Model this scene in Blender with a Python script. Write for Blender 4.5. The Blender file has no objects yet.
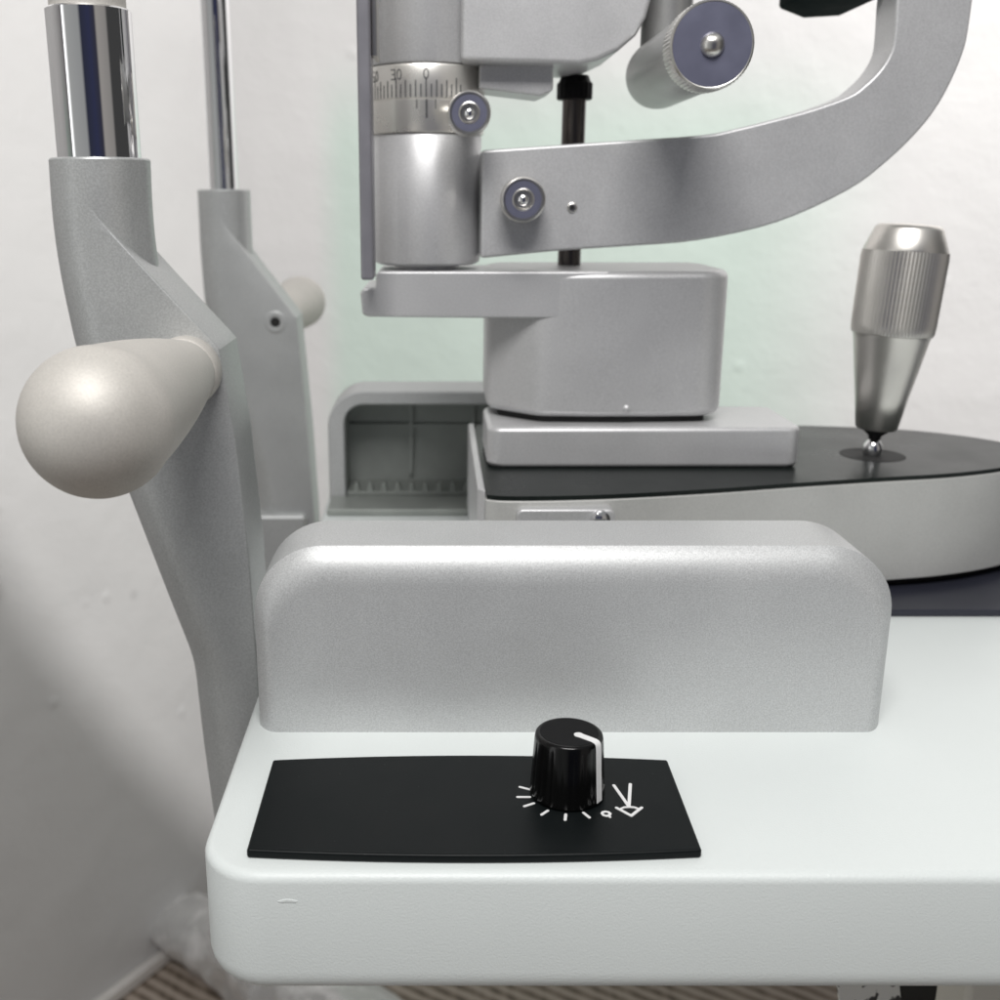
import bpy, bmesh, math
from mathutils import Vector, Matrix

C = bpy.context.scene.collection
PI = math.pi
S = 0.001                      # all measurements below are in millimetres


# ------------------------------------------------------------------ materials
def mat(name, color, metallic=0.0, rough=0.5, speck=None, bump=None, spec=0.5, coat=0.0, aniso=None,
        mottle=None):
    """speck=(scale per metre, colour contrast), bump=(scale, strength, distance mm), mottle=(scale, contrast, rough contrast)"""
    m = bpy.data.materials.new(name)
    m.use_nodes = True
    nt = m.node_tree
    p = nt.nodes['Principled BSDF']
    p.inputs['Base Color'].default_value = (*color, 1)
    p.inputs['Metallic'].default_value = metallic
    p.inputs['Roughness'].default_value = rough
    p.inputs['Specular IOR Level'].default_value = spec
    if coat:
        p.inputs['Coat Weight'].default_value = coat
        p.inputs['Coat Roughness'].default_value = 0.15
    tc = nt.nodes.new('ShaderNodeTexCoord')
    last = None
    if speck:
        n = nt.nodes.new('ShaderNodeTexNoise')
        n.inputs['Scale'].default_value = speck[0]
        n.inputs['Detail'].default_value = 2.0
        nt.links.new(tc.outputs['Object'], n.inputs['Vector'])
        r = nt.nodes.new('ShaderNodeMapRange')
        r.inputs['From Min'].default_value = 0.3
        r.inputs['From Max'].default_value = 0.7
        r.inputs['To Min'].default_value = 1 - speck[1]
        r.inputs['To Max'].default_value = 1 + speck[1]
        nt.links.new(n.outputs['Fac'], r.inputs['Value'])
        last = r.outputs['Result']
    if mottle:
        n2 = nt.nodes.new('ShaderNodeTexNoise')
        n2.inputs['Scale'].default_value = mottle[0]
        n2.inputs['Detail'].default_value = 4.0
        nt.links.new(tc.outputs['Object'], n2.inputs['Vector'])
        r2 = nt.nodes.new('ShaderNodeMapRange')
        r2.inputs['From Min'].default_value = 0.3
        r2.inputs['From Max'].default_value = 0.7
        r2.inputs['To Min'].default_value = 1 - mottle[1]
        r2.inputs['To Max'].default_value = 1 + mottle[1]
        nt.links.new(n2.outputs['Fac'], r2.inputs['Value'])
        if last:
            mu = nt.nodes.new('ShaderNodeMath')
            mu.operation = 'MULTIPLY'
            nt.links.new(last, mu.inputs[0])
            nt.links.new(r2.outputs['Result'], mu.inputs[1])
            last = mu.outputs[0]
        else:
            last = r2.outputs['Result']
        r3 = nt.nodes.new('ShaderNodeMapRange')
        r3.inputs['From Min'].default_value = 0.3
        r3.inputs['From Max'].default_value = 0.7
        r3.inputs['To Min'].default_value = max(0, rough - mottle[2])
        r3.inputs['To Max'].default_value = rough + mottle[2]
        nt.links.new(n2.outputs['Fac'], r3.inputs['Value'])
        nt.links.new(r3.outputs['Result'], p.inputs['Roughness'])
    if last:
        vm = nt.nodes.new('ShaderNodeVectorMath')
        vm.operation = 'SCALE'
        vm.inputs[0].default_value = color
        nt.links.new(last, vm.inputs['Scale'])
        nt.links.new(vm.outputs['Vector'], p.inputs['Base Color'])
    if bump:
        nb = nt.nodes.new('ShaderNodeTexNoise')
        nb.inputs['Scale'].default_value = bump[0]
        nb.inputs['Detail'].default_value = 3.0
        nt.links.new(tc.outputs['Object'], nb.inputs['Vector'])
        b = nt.nodes.new('ShaderNodeBump')
        b.inputs['Strength'].default_value = bump[1]
        b.inputs['Distance'].default_value = bump[2] * S
        nt.links.new(nb.outputs['Fac'], b.inputs['Height'])
        nt.links.new(b.outputs['Normal'], p.inputs['Normal'])
    if aniso:
        p.inputs['Anisotropic'].default_value = aniso[0]
        p.inputs['Anisotropic Rotation'].default_value = aniso[1]
        t = nt.nodes.new('ShaderNodeTangent')
        t.direction_type = 'RADIAL'
        t.axis = aniso[2]
        nt.links.new(t.outputs['Tangent'], p.inputs['Tangent'])
    return m


M = {}
M['silver'] = mat('silver_cast_paint', (0.50, 0.51, 0.508), 0.42, 0.41, speck=(1900, 0.13), bump=(1700, 0.35, 0.12),
                  mottle=(60, 0.03, 0.03))
M['hump'] = mat('silver_hammer_paint', (0.575, 0.583, 0.585), 0.36, 0.45, spec=0.3, speck=(2700, 0.16), bump=(2300, 0.28, 0.09),
                mottle=(40, 0.03, 0.03))
M['body'] = mat('warm_silver_paint', (0.615, 0.615, 0.622), 0.42, 0.40, speck=(2200, 0.10), bump=(1700, 0.28, 0.1),
                mottle=(50, 0.03, 0.03))
M['housing'] = mat('greige_housing_paint', (0.52, 0.52, 0.505), 0.2, 0.5, speck=(2000, 0.07), bump=(1700, 0.25, 0.1),
                   mottle=(45, 0.04, 0.03))
M['champagne'] = mat('champagne_blasted_aluminium', (0.615, 0.59, 0.55), 0.30, 0.56, speck=(2300, 0.07),
                     bump=(1900, 0.35, 0.09), mottle=(60, 0.04, 0.03))
M['chrome'] = mat('chrome', (0.86, 0.86, 0.87), 1.0, 0.05, mottle=(30, 0.02, 0.02))
M['steel'] = mat('brushed_steel', (0.70, 0.685, 0.655), 1.0, 0.30, mottle=(90, 0.02, 0.01), aniso=(0.6, 0.0, 'Z'))
M['ringsteel'] = mat('ring_satin_steel', (0.80, 0.78, 0.74), 0.75, 0.28, mottle=(90, 0.02, 0.01), aniso=(0.6, 0.0, 'Z'))
M['satin'] = mat('satin_turned_steel', (0.76, 0.735, 0.695), 0.92, 0.32, mottle=(90, 0.02, 0.01), aniso=(0.5, 0.0, 'Z'))
M['mark'] = mat('engraved_black', (0.06, 0.06, 0.065), 0.0, 0.5, mottle=(200, 0.1, 0.05))
M['purple'] = mat('slate_anodised', (0.175, 0.18, 0.25), 0.45, 0.42, mottle=(120, 0.06, 0.04))
M['violet'] = mat('grey_violet_anodised', (0.30, 0.295, 0.325), 0.5, 0.4, mottle=(80, 0.05, 0.04))
M['blackplate'] = mat('black_satin_plate', (0.0055, 0.0072, 0.0076), 0.0, 0.40, spec=0.15, bump=(2500, 0.25, 0.05),
                      mottle=(70, 0.10, 0.04))
M['basecover'] = mat('black_anodised_plate', (0.012, 0.0155, 0.0145), 0.0, 0.30, spec=0.15, mottle=(40, 0.08, 0.04))
M['glossblack'] = mat('gloss_black_plastic', (0.003, 0.003, 0.003), 0.0, 0.20, spec=0.35, mottle=(150, 0.1, 0.04))
M['matteblack'] = mat('matte_black_plastic', (0.005, 0.005, 0.0055), 0.0, 0.45, spec=0.12, bump=(3000, 0.2, 0.04))
M['dark'] = mat('dark_part_and_shade_black', (0.008, 0.008, 0.008), 0.0, 0.7, mottle=(100, 0.1, 0.05))  # own colour of the neck; elsewhere the shade of holes and gaps
M['teal'] = mat('black_teal_paint', (0.002, 0.008, 0.009), 0.0, 0.75, spec=.05, mottle=(60, 0.1, 0.05))
M['white'] = mat('white_print', (0.82, 0.82, 0.82), 0.0, 0.5, mottle=(300, 0.03, 0.03))
M['table'] = mat('white_textured_laminate', (0.735, 0.775, 0.765), 0.0, 0.40, bump=(1900, 0.45, 0.17),
                 mottle=(14, 0.015, 0.05))
M['glide'] = mat('dark_blue_glide_plate', (0.030, 0.032, 0.046), 0.2, 0.33, mottle=(40, 0.08, 0.05))
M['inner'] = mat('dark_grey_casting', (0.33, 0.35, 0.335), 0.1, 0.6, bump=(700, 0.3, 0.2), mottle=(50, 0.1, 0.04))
M['rack'] = mat('grey_rack', (0.33, 0.35, 0.33), 0.3, 0.45, mottle=(90, 0.08, 0.04))
M['rod'] = mat('dark_bronze_rod', (0.09, 0.08, 0.075), 0.7, 0.22, mottle=(80, 0.05, 0.03))
M['gunmetal'] = mat('grey_drum_metal', (0.40, 0.40, 0.395), 0.6, 0.34, speck=(1500, 0.05), mottle=(60, 0.03, 0.03))
M['cream'] = mat('cream_box_paint', (0.62, 0.60, 0.54), 0.0, 0.5, mottle=(25, 0.03, 0.04))
M['base'] = mat('white_skirting', (0.72, 0.69, 0.66), 0.0, 0.4, mottle=(15, 0.04, 0.05))


def dust(m, scale, lo, hi, col):
    """stray specks of dust lying on a dark surface"""
    nt = m.node_tree
    p = nt.nodes['Principled BSDF']
    src = p.inputs['Base Color'].links[0].from_socket
    tc = nt.nodes.new('ShaderNodeTexCoord')
    n = nt.nodes.new('ShaderNodeTexNoise')
    n.inputs['Scale'].default_value = scale
    n.inputs['Detail'].default_value = 0.5
    nt.links.new(tc.outputs['Object'], n.inputs['Vector'])
    r = nt.nodes.new('ShaderNodeMapRange')
    r.inputs['From Min'].default_value = lo
    r.inputs['From Max'].default_value = hi
    nt.links.new(n.outputs['Fac'], r.inputs['Value'])
    x = nt.nodes.new('ShaderNodeMix')
    x.data_type = 'RGBA'
    nt.links.new(r.outputs['Result'], x.inputs['Factor'])
    nt.links.new(src, x.inputs['A'])
    x.inputs['B'].default_value = (*col, 1)
    nt.links.new(x.outputs['Result'], p.inputs['Base Color'])


dust(M['blackplate'], 1500, .80, .88, (.06, .06, .06))
dust(M['basecover'], 900, .81, .88, (.06, .06, .06))


def wall_mat():
    m = bpy.data.materials.new('white_plaster')
    m.use_nodes = True
    nt = m.node_tree
    L = nt.links.new
    p = nt.nodes['Principled BSDF']
    p.inputs['Roughness'].default_value = 0.6
    tc = nt.nodes.new('ShaderNodeTexCoord')
    # broad trowel waves and a few lumps
    n1 = nt.nodes.new('ShaderNodeTexNoise')
    n1.inputs['Scale'].default_value = 14
    n1.inputs['Detail'].default_value = 5
    L(tc.outputs['Object'], n1.inputs['Vector'])
    vo = nt.nodes.new('ShaderNodeTexVoronoi')
    vo.inputs['Scale'].default_value = 14
    vo.inputs['Randomness'].default_value = 1.0
    L(tc.outputs['Object'], vo.inputs['Vector'])
    lump = nt.nodes.new('ShaderNodeMapRange')
    lump.inputs['From Min'].default_value = 0.0
    lump.inputs['From Max'].default_value = 0.13
    lump.inputs['To Min'].default_value = 1.0
    lump.inputs['To Max'].default_value = 0.0
    lump.interpolation_type = 'SMOOTHSTEP'
    L(vo.outputs['Distance'], lump.inputs['Value'])
    n3 = nt.nodes.new('ShaderNodeTexNoise')
    n3.inputs['Scale'].default_value = 160
    n3.inputs['Detail'].default_value = 3
    L(tc.outputs['Object'], n3.inputs['Vector'])
    a = nt.nodes.new('ShaderNodeMath'); a.operation = 'MULTIPLY_ADD'
    a.inputs[1].default_value = 0.30
    L(lump.outputs['Result'], a.inputs[0]); L(n1.outputs['Fac'], a.inputs[2])
    a2 = nt.nodes.new('ShaderNodeMath'); a2.operation = 'MULTIPLY_ADD'
    a2.inputs[1].default_value = 0.10
    L(n3.outputs['Fac'], a2.inputs[0]); L(a.outputs[0], a2.inputs[2])
    b = nt.nodes.new('ShaderNodeBump')
    b.inputs['Strength'].default_value = 0.42
    b.inputs['Distance'].default_value = 0.008
    L(a2.outputs[0], b.inputs['Height'])
    L(b.outputs['Normal'], p.inputs['Normal'])
    # faintly mint tinted patch with soft edges, white elsewhere
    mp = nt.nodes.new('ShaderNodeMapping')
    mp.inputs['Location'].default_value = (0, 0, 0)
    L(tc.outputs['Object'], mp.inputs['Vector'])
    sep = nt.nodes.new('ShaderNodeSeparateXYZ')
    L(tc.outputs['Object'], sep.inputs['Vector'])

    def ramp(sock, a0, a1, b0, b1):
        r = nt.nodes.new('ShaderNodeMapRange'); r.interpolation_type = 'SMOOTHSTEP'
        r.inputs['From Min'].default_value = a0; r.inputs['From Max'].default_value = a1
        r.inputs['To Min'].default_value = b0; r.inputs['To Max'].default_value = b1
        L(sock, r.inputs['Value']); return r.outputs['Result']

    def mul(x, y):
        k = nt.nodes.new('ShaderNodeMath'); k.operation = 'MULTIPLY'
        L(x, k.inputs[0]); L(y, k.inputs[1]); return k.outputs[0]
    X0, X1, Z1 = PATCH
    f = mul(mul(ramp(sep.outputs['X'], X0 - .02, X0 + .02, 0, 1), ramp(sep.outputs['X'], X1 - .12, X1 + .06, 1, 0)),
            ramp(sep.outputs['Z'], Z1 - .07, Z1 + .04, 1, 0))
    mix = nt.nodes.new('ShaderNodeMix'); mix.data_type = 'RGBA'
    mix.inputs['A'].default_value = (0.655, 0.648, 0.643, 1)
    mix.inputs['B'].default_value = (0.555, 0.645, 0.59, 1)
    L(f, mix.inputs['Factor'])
    n5 = nt.nodes.new('ShaderNodeTexNoise'); n5.inputs['Scale'].default_value = 5; n5.inputs['Detail'].default_value = 6
    L(tc.outputs['Object'], n5.inputs['Vector'])
    d = nt.nodes.new('ShaderNodeMapRange')
    d.inputs['From Min'].default_value = .3; d.inputs['From Max'].default_value = .7
    d.inputs['To Min'].default_value = .95; d.inputs['To Max'].default_value = 1.03
    L(n5.outputs['Fac'], d.inputs['Value'])
    # small scuff spots
    v2 = nt.nodes.new('ShaderNodeTexVoronoi'); v2.inputs['Scale'].default_value = 7
    L(tc.outputs['Object'], v2.inputs['Vector'])
    sp = ramp(v2.outputs['Distance'], .035, .06, .86, 1)
    sc = nt.nodes.new('ShaderNodeVectorMath'); sc.operation = 'SCALE'
    L(mix.outputs['Result'], sc.inputs[0]); L(mul(d.outputs['Result'], sp), sc.inputs['Scale'])
    L(sc.outputs['Vector'], p.inputs['Base Color'])
    return m


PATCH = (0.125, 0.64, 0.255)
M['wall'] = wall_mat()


def floor_mat():
    m = bpy.data.materials.new('brown_ribbed_wood')
    m.use_nodes = True
    nt = m.node_tree; L = nt.links.new
    p = nt.nodes['Principled BSDF']
    p.inputs['Roughness'].default_value = 0.45
    tc = nt.nodes.new('ShaderNodeTexCoord')
    mp = nt.nodes.new('ShaderNodeMapping')
    mp.inputs['Rotation'].default_value = (0, 0, FLOOR_ROT)
    L(tc.outputs['Object'], mp.inputs['Vector'])
    w = nt.nodes.new('ShaderNodeTexWave'); w.wave_type = 'BANDS'; w.bands_direction = 'X'
    w.inputs['Scale'].default_value = 20; w.inputs['Distortion'].default_value = 1.2
    w.inputs['Detail'].default_value = 3; w.inputs['Detail Scale'].default_value = .8
    L(mp.outputs['Vector'], w.inputs['Vector'])
    mp2 = nt.nodes.new('ShaderNodeMapping')
    mp2.inputs['Rotation'].default_value = (0, 0, FLOOR_ROT)
    mp2.inputs['Scale'].default_value = (90, 4, 4)
    L(tc.outputs['Object'], mp2.inputs['Vector'])
    g = nt.nodes.new('ShaderNodeTexNoise'); g.inputs['Scale'].default_value = 1; g.inputs['Detail'].default_value = 5
    L(mp2.outputs['Vector'], g.inputs['Vector'])
    mx = nt.nodes.new('ShaderNodeMath'); mx.operation = 'MULTIPLY_ADD'
    mx.inputs[1].default_value = .55
    L(w.outputs['Fac'], mx.inputs[0])
    h = nt.nodes.new('ShaderNodeMath'); h.operation = 'MULTIPLY'; h.inputs[1].default_value = .6
    L(g.outputs['Fac'], h.inputs[0]); L(h.outputs[0], mx.inputs[2])
    cr = nt.nodes.new('ShaderNodeValToRGB')
    cr.color_ramp.elements[0].position = .22; cr.color_ramp.elements[0].color = (0.10, 0.075, 0.055, 1)
    cr.color_ramp.elements[1].position = .75; cr.color_ramp.elements[1].color = (0.46, 0.39, 0.33, 1)
    e = cr.color_ramp.elements.new(.45); e.color = (0.27, 0.215, 0.17, 1)
    L(mx.outputs[0], cr.inputs['Fac']); L(cr.outputs['Color'], p.inputs['Base Color'])
    return m


FLOOR_ROT = math.radians(-57)
M['floor'] = floor_mat()


def film_mat():
    m = bpy.data.materials.new('clear_plastic_film')
    m.use_nodes = True
    nt = m.node_tree; L = nt.links.new
    nt.nodes.remove(nt.nodes['Principled BSDF'])
    out = nt.nodes['Material Output']
    tr = nt.nodes.new('ShaderNodeBsdfTransparent'); tr.inputs['Color'].default_value = (.97, .97, .97, 1)
    df = nt.nodes.new('ShaderNodeBsdfDiffuse'); df.inputs['Color'].default_value = (.9, .89, .88, 1)
    gl = nt.nodes.new('ShaderNodeBsdfGlossy'); gl.inputs['Roughness'].default_value = .12
    tc = nt.nodes.new('ShaderNodeTexCoord')
    n = nt.nodes.new('ShaderNodeTexNoise'); n.inputs['Scale'].default_value = 26; n.inputs['Detail'].default_value = 3
    L(tc.outputs['Object'], n.inputs['Vector'])
    b = nt.nodes.new('ShaderNodeBump'); b.inputs['Strength'].default_value = .6; b.inputs['Distance'].default_value = .012
    L(n.outputs['Fac'], b.inputs['Height']); L(b.outputs['Normal'], gl.inputs['Normal'])
    m1 = nt.nodes.new('ShaderNodeMixShader')
    r = nt.nodes.new('ShaderNodeMapRange')
    r.inputs['From Min'].default_value = .5; r.inputs['From Max'].default_value = .68
    r.inputs['To Min'].default_value = .28; r.inputs['To Max'].default_value = .80
    L(n.outputs['Fac'], r.inputs['Value']); lwt = nt.nodes.new('ShaderNodeLayerWeight'); lwt.inputs['Blend'].default_value = .35
    ad = nt.nodes.new('ShaderNodeMath'); ad.operation = 'MULTIPLY_ADD'; ad.inputs[1].default_value = .8; ad.use_clamp = True
    L(lwt.outputs['Facing'], ad.inputs[0]); L(r.outputs['Result'], ad.inputs[2]); L(ad.outputs[0], m1.inputs['Fac'])
    L(tr.outputs[0], m1.inputs[1]); L(df.outputs[0], m1.inputs[2])
    m2 = nt.nodes.new('ShaderNodeMixShader'); m2.inputs['Fac'].default_value = .30
    L(m1.outputs[0], m2.inputs[1]); L(gl.outputs[0], m2.inputs[2])
    L(m2.outputs[0], out.inputs['Surface'])
    return m


M['film'] = film_mat()


def strap_mat():
    m = mat('printed_white_tape', (.7, .7, .68), 0, .5)
    nt = m.node_tree; L = nt.links.new
    p = nt.nodes['Principled BSDF']
    tc = nt.nodes.new('ShaderNodeTexCoord')
    n = nt.nodes.new('ShaderNodeTexNoise'); n.inputs['Scale'].default_value = 300; n.inputs['Detail'].default_value = 1
    L(tc.outputs['Object'], n.inputs['Vector'])
    cr = nt.nodes.new('ShaderNodeValToRGB')
    cr.color_ramp.elements[0].position = .60; cr.color_ramp.elements[0].color = (.7, .7, .67, 1)
    cr.color_ramp.elements[1].position = .64; cr.color_ramp.elements[1].color = (.05, .05, .05, 1)
    L(n.outputs['Fac'], cr.inputs['Fac']); L(cr.outputs['Color'], p.inputs['Base Color'])
    return m


M['tape'] = strap_mat()


# ------------------------------------------------------------------ mesh helpers
class MB:
    """collects shapes (mm, world axes) and links them as one mesh object"""

    def __init__(self):
        self.bm = bmesh.new()

    def poly_prism(self, pts, fn, w0, w1):
        a = [self.bm.verts.new(Vector(fn(u, v, w0)) * S) for u, v in pts]
        b = [self.bm.verts.new(Vector(fn(u, v, w1)) * S) for u, v in pts]
        n = len(pts)
        self.bm.faces.new(a)
        self.bm.faces.new(list(reversed(b)))
        for i in range(n):
            self.bm.faces.new((a[i], a[(i + 1) % n], b[(i + 1) % n], b[i]))
        return self

    def xz(self, pts, y0, y1):
        return self.poly_prism(pts, lambda u, v, w: (u, w, v), y0, y1)

    def xy(self, pts, z0, z1):
        return self.poly_prism(pts, lambda u, v, w: (u, v, w), z0, z1)

    def box(self, x0, x1, y0, y1, z0, z1):
        return self.xy([(x0, y0), (x1, y0), (x1, y1), (x0, y1)], z0, z1)

    def lathe(self, prof, origin, axis=(0, 0, 1), segs=64, mod=None, caps=True):
        """prof: [(radius, height)]; mod(theta, i) scales the radius"""
        o = Vector(origin); ax = Vector(axis).normalized()
        t = Vector((1, 0, 0)) if abs(ax.x) < .8 else Vector((0, 1, 0))
        e1 = (t - ax * t.dot(ax)).normalized(); e2 = ax.cross(e1)
        rings = []
        for i, (r, h) in enumerate(prof):
            if r < 1e-6:
                rings.append([self.bm.verts.new((o + ax * h) * S)])
                continue
            ring = []
            for k in range(segs):
                th = 2 * PI * k / segs
                rr = r * (mod(th, i) if mod else 1)
                ring.append(self.bm.verts.new((o + ax * h + (e1 * math.cos(th) + e2 * math.sin(th)) * rr) * S))
            rings.append(ring)
        for a, b in zip(rings, rings[1:]):
            if len(a) == 1 and len(b) == 1:
                continue
            for k in range(segs):
                k2 = (k + 1) % segs
                if len(a) == 1:
                    self.bm.faces.new((a[0], b[k2], b[k]))
                elif len(b) == 1:
                    self.bm.faces.new((a[k], a[k2], b[0]))
                else:
                    self.bm.faces.new((a[k], a[k2], b[k2], b[k]))
        if caps:
            if len(rings[0]) > 1:
                self.bm.faces.new(list(reversed(rings[0])))
            if len(rings[-1]) > 1:
                self.bm.faces.new(rings[-1])
        return self

    def sweep(self, path, segs=40):
        """path: [(x, y, z, r)] horizontal circular sections"""
        rings = []
        for x, y, z, r in path:
            rings.append([self.bm.verts.new(Vector((x + r * math.cos(2 * PI * k / segs), y + r * math.sin(2 * PI * k / segs), z)) * S)
                          for k in range(segs)])
        for a, b in zip(rings, rings[1:]):
            for k in range(segs):
                self.bm.faces.new((a[k], a[(k + 1) % segs], b[(k + 1) % segs], b[k]))
        self.bm.faces.new(list(reversed(rings[0])))
        self.bm.faces.new(rings[-1])
        return self

    def line(self, a, b, w, z, h=.12, ext=True):
        """a thin printed stroke with round ends lying at height z"""
        a = Vector(a); b = Vector(b)
        d = (b - a).normalized() if (b - a).length > 1e-6 else Vector((1, 0))
        base = math.atan2(d.y, d.x)
        pts = []
        for k in range(7):
            th = base + PI / 2 + PI * k / 6
            pts.append((a.x + w / 2 * math.cos(th), a.y + w / 2 * math.sin(th)))
        for k in range(7):
            th = base - PI / 2 + PI * k / 6
            pts.append((b.x + w / 2 * math.cos(th), b.y + w / 2 * math.sin(th)))
        return self.xy(pts, z, z + h)

    def build(self, name, material, parent=None, bevel=0, segs=3, angle=35, smooth=38, origin=None):
        bm = self.bm
        bmesh.ops.recalc_face_normals(bm, faces=bm.faces)
        off = Vector((0, 0, 0))
        root = parent
        while root is not None and root.parent is not None:
            root = root.parent
        if root is not None:
            off = root.location.copy()
        loc = (Vector(origin) * S - off) if origin is not None else Vector((0, 0, 0))   # own centre, so that brushing runs round the axis
        par = parent
        while par is not None and par.parent is not None:
            loc -= par.location
            par = par.parent
        for v in bm.verts:
            v.co -= off
            if origin is not None:
                v.co -= Vector(origin) * S - off
        me = bpy.data.meshes.new(name)
        bm.to_mesh(me)
        bm.free()
        for p in me.polygons:
            p.use_smooth = True
        me.set_sharp_from_angle(angle=math.radians(smooth))
        me.materials.append(material)
        o = bpy.data.objects.new(name, me)
        C.objects.link(o)
        if parent is not None:
            o.parent = parent
        o.location = loc
        if bevel:
            b = o.modifiers.new('soft_edges', 'BEVEL')
            b.width = bevel * S
            b.segments = segs
            b.limit_method = 'ANGLE'
            b.angle_limit = math.radians(angle)
            b.harden_normals = True
            b.miter_outer = 'MITER_ARC'
        return o


def thing(name, label, cat, loc, group=None):
    o = bpy.data.objects.new(name, None)
    o.empty_display_size = .01
    o.location = Vector(loc) * S
    C.objects.link(o)
    o['label'] = label
    o['category'] = cat
    if group:
        o['group'] = group
    bpy.context.view_layer.update()
    return o


def tag(o, label, cat, group=None):
    o['label'] = label
    o['category'] = cat
    if group:
        o['group'] = group
    return o


def struct(o):
    o['kind'] = 'structure'
    return o


def arc(cx, cy, r, a0, a1, n=10):
    return [(cx + r * math.cos(math.radians(a0 + (a1 - a0) * k / n)), cy + r * math.sin(math.radians(a0 + (a1 - a0) * k / n)))
            for k in range(n + 1)]


def rrect(x0, x1, y0, y1, r, n=8):
    return (arc(x1 - r, y0 + r, r, -90, 0, n) + arc(x1 - r, y1 - r, r, 0, 90, n) +
            arc(x0 + r, y1 - r, r, 90, 180, n) + arc(x0 + r, y0 + r, r, 180, 270, n))


def spline(pts, n=8, closed=True):
    out = []
    N = len(pts)
    rng = range(N) if closed else range(N - 1)
    for i in rng:
        if closed:
            p0, p1, p2, p3 = pts[i - 1], pts[i], pts[(i + 1) % N], pts[(i + 2) % N]
        else:
            p0, p1, p2, p3 = pts[max(i - 1, 0)], pts[i], pts[i + 1], pts[min(i + 2, N - 1)]
        for k in range(n):
            t = k / n
            out.append(tuple(.5 * (2 * p1[j] + (p2[j] - p0[j]) * t + (2 * p0[j] - 5 * p1[j] + 4 * p2[j] - p3[j]) * t * t +
                                   (3 * p1[j] - p0[j] - 3 * p2[j] + p3[j]) * t ** 3) for j in range(2)))
    if not closed:
        out.append(pts[-1])
    return out


# ------------------------------------------------------------------ the setting
FZ = -700
cornerX, cornerY = -232, 1180
dl = Vector((0.545, 0.838)); dr = Vector((0.985, -0.173))


def slab_along(p, q, thick, z0, z1, side):
    d = (Vector(q) - Vector(p)).normalized()
    n = Vector((-d.y, d.x)) * thick * side
    return [(p[0], p[1]), (q[0], q[1]), (q[0] + n.x, q[1] + n.y), (p[0] + n.x, p[1] + n.y)]


fl = MB().xy([(-2200, -700), (2200, -700), (2200, 2600), (-2200, 2600)], FZ - 30, FZ).build('floor', M['floor'])
struct(fl)
corner = (cornerX, cornerY)
leftend = (cornerX - dl.x * 1900, cornerY - dl.y * 1900)
rightend = (cornerX + dr.x * 1900, cornerY + dr.y * 1900)


def wall(p, q, side):
    """a plaster wall whose own X axis runs from p to q"""
    d = Vector(q) - Vector(p)
    ln = d.length
    m = MB().box(0, ln, 0, 80 * side, FZ, 1500)
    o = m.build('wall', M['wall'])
    o.location = Vector((p[0], p[1], 0)) * S
    o.rotation_euler.z = math.atan2(d.y, d.x)
    struct(o)
    return o


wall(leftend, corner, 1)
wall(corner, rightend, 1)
n_l = Vector((dl.y, -dl.x)); n_r = Vector((dr.y, -dr.x))


def skirting(p, q):
    d = (Vector(q) - Vector(p)).normalized()
    n = Vector((d.y, -d.x)) * 12
    m = MB().xy([(p[0], p[1]), (q[0], q[1]), (q[0] + n.x, q[1] + n.y), (p[0] + n.x, p[1] + n.y)], FZ + 1, FZ + 16)
    struct(m.build('skirting', M['base'], bevel=3))


skirting(leftend, (corner[0] - dl.x * 14, corner[1] - dl.y * 14))
skirting((corner[0] + dr.x * 2, corner[1] + dr.y * 2), rightend)

# ------------------------------------------------------------------ instrument table
tb = thing('instrument_table', 'white textured table with rounded corner carrying the whole eye instrument', 'table', (180, 380, FZ))
top = MB()
r = 13
out = rrect(-50, 430, 201.6, 562, r, 10)


def inset(pts, d, x0=-52.2, x1=430, y0=202.2, y1=562, r=15):
    return rrect(x0 + d, x1 - d, y0 + d, y1 - d, max(r - d, 1.5), 10)


rings = []
rt, rb = 2.3, 5.5
lev = [(rt * (1 - math.sin(a)), -rt * (1 - math.cos(a))) for a in [PI / 2 * k / 5 for k in range(6)]]      # (inset, z) top edge
lev = [(rt - rt * math.sin(PI / 2 * k / 5), -rt + rt * math.cos(PI / 2 * k / 5)) for k in range(6)]
lev += [(0.55 * (rb - rb * math.cos(PI / 2 * k / 6)), -30 + rb - rb * math.sin(PI / 2 * k / 6)) for k in range(7)]
bm = top.bm
prev = None
for d, z in lev:
    ring = [bm.verts.new(Vector((x, y, z)) * S) for x, y in inset(out, d)]
    if prev:
        for k in range(len(ring)):
            bm.faces.new((prev[k], prev[(k + 1) % len(ring)], ring[(k + 1) % len(ring)], ring[k]))
    else:
        bm.faces.new(ring)
    prev = ring
bm.faces.new(list(reversed(prev)))
tabletop = top.build('tabletop', M['table'], tb, smooth=60)
# scuff: a small crescent raised on the front face
sc = MB()
sc.xz(arc(-31.8, -11.0, 5.2, 62, 118, 10) + [(-33.4, -6.9), (-31.8, -6.75), (-30.2, -6.9)], 202.07, 202.9)
sc.build('scuff', M['table'], tabletop, bevel=.25, segs=2)
MB().box(196, 330, 335, 400, FZ + 20, -30.2).build('column', M['matteblack'], tb, bevel=6)
MB().xy(rrect(80, 410, 300, 520, 30), FZ + 1, FZ + 22).build('foot', M['matteblack'], tb, bevel=4)
MB().box(165, 250, 283, 302, -230, -30.2).build('control_box', M['cream'], tb, bevel=2.5)

tp = MB()
tp.poly_prism([(116, -30.3), (136, -30.3), (176, -230), (156, -230)], lambda u, v, w: (u, w, v), 298, 300)
tag(tp.build('printed_tape', M['tape']), 'white tape with black marks hanging below the table front edge', 'tape')

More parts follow.
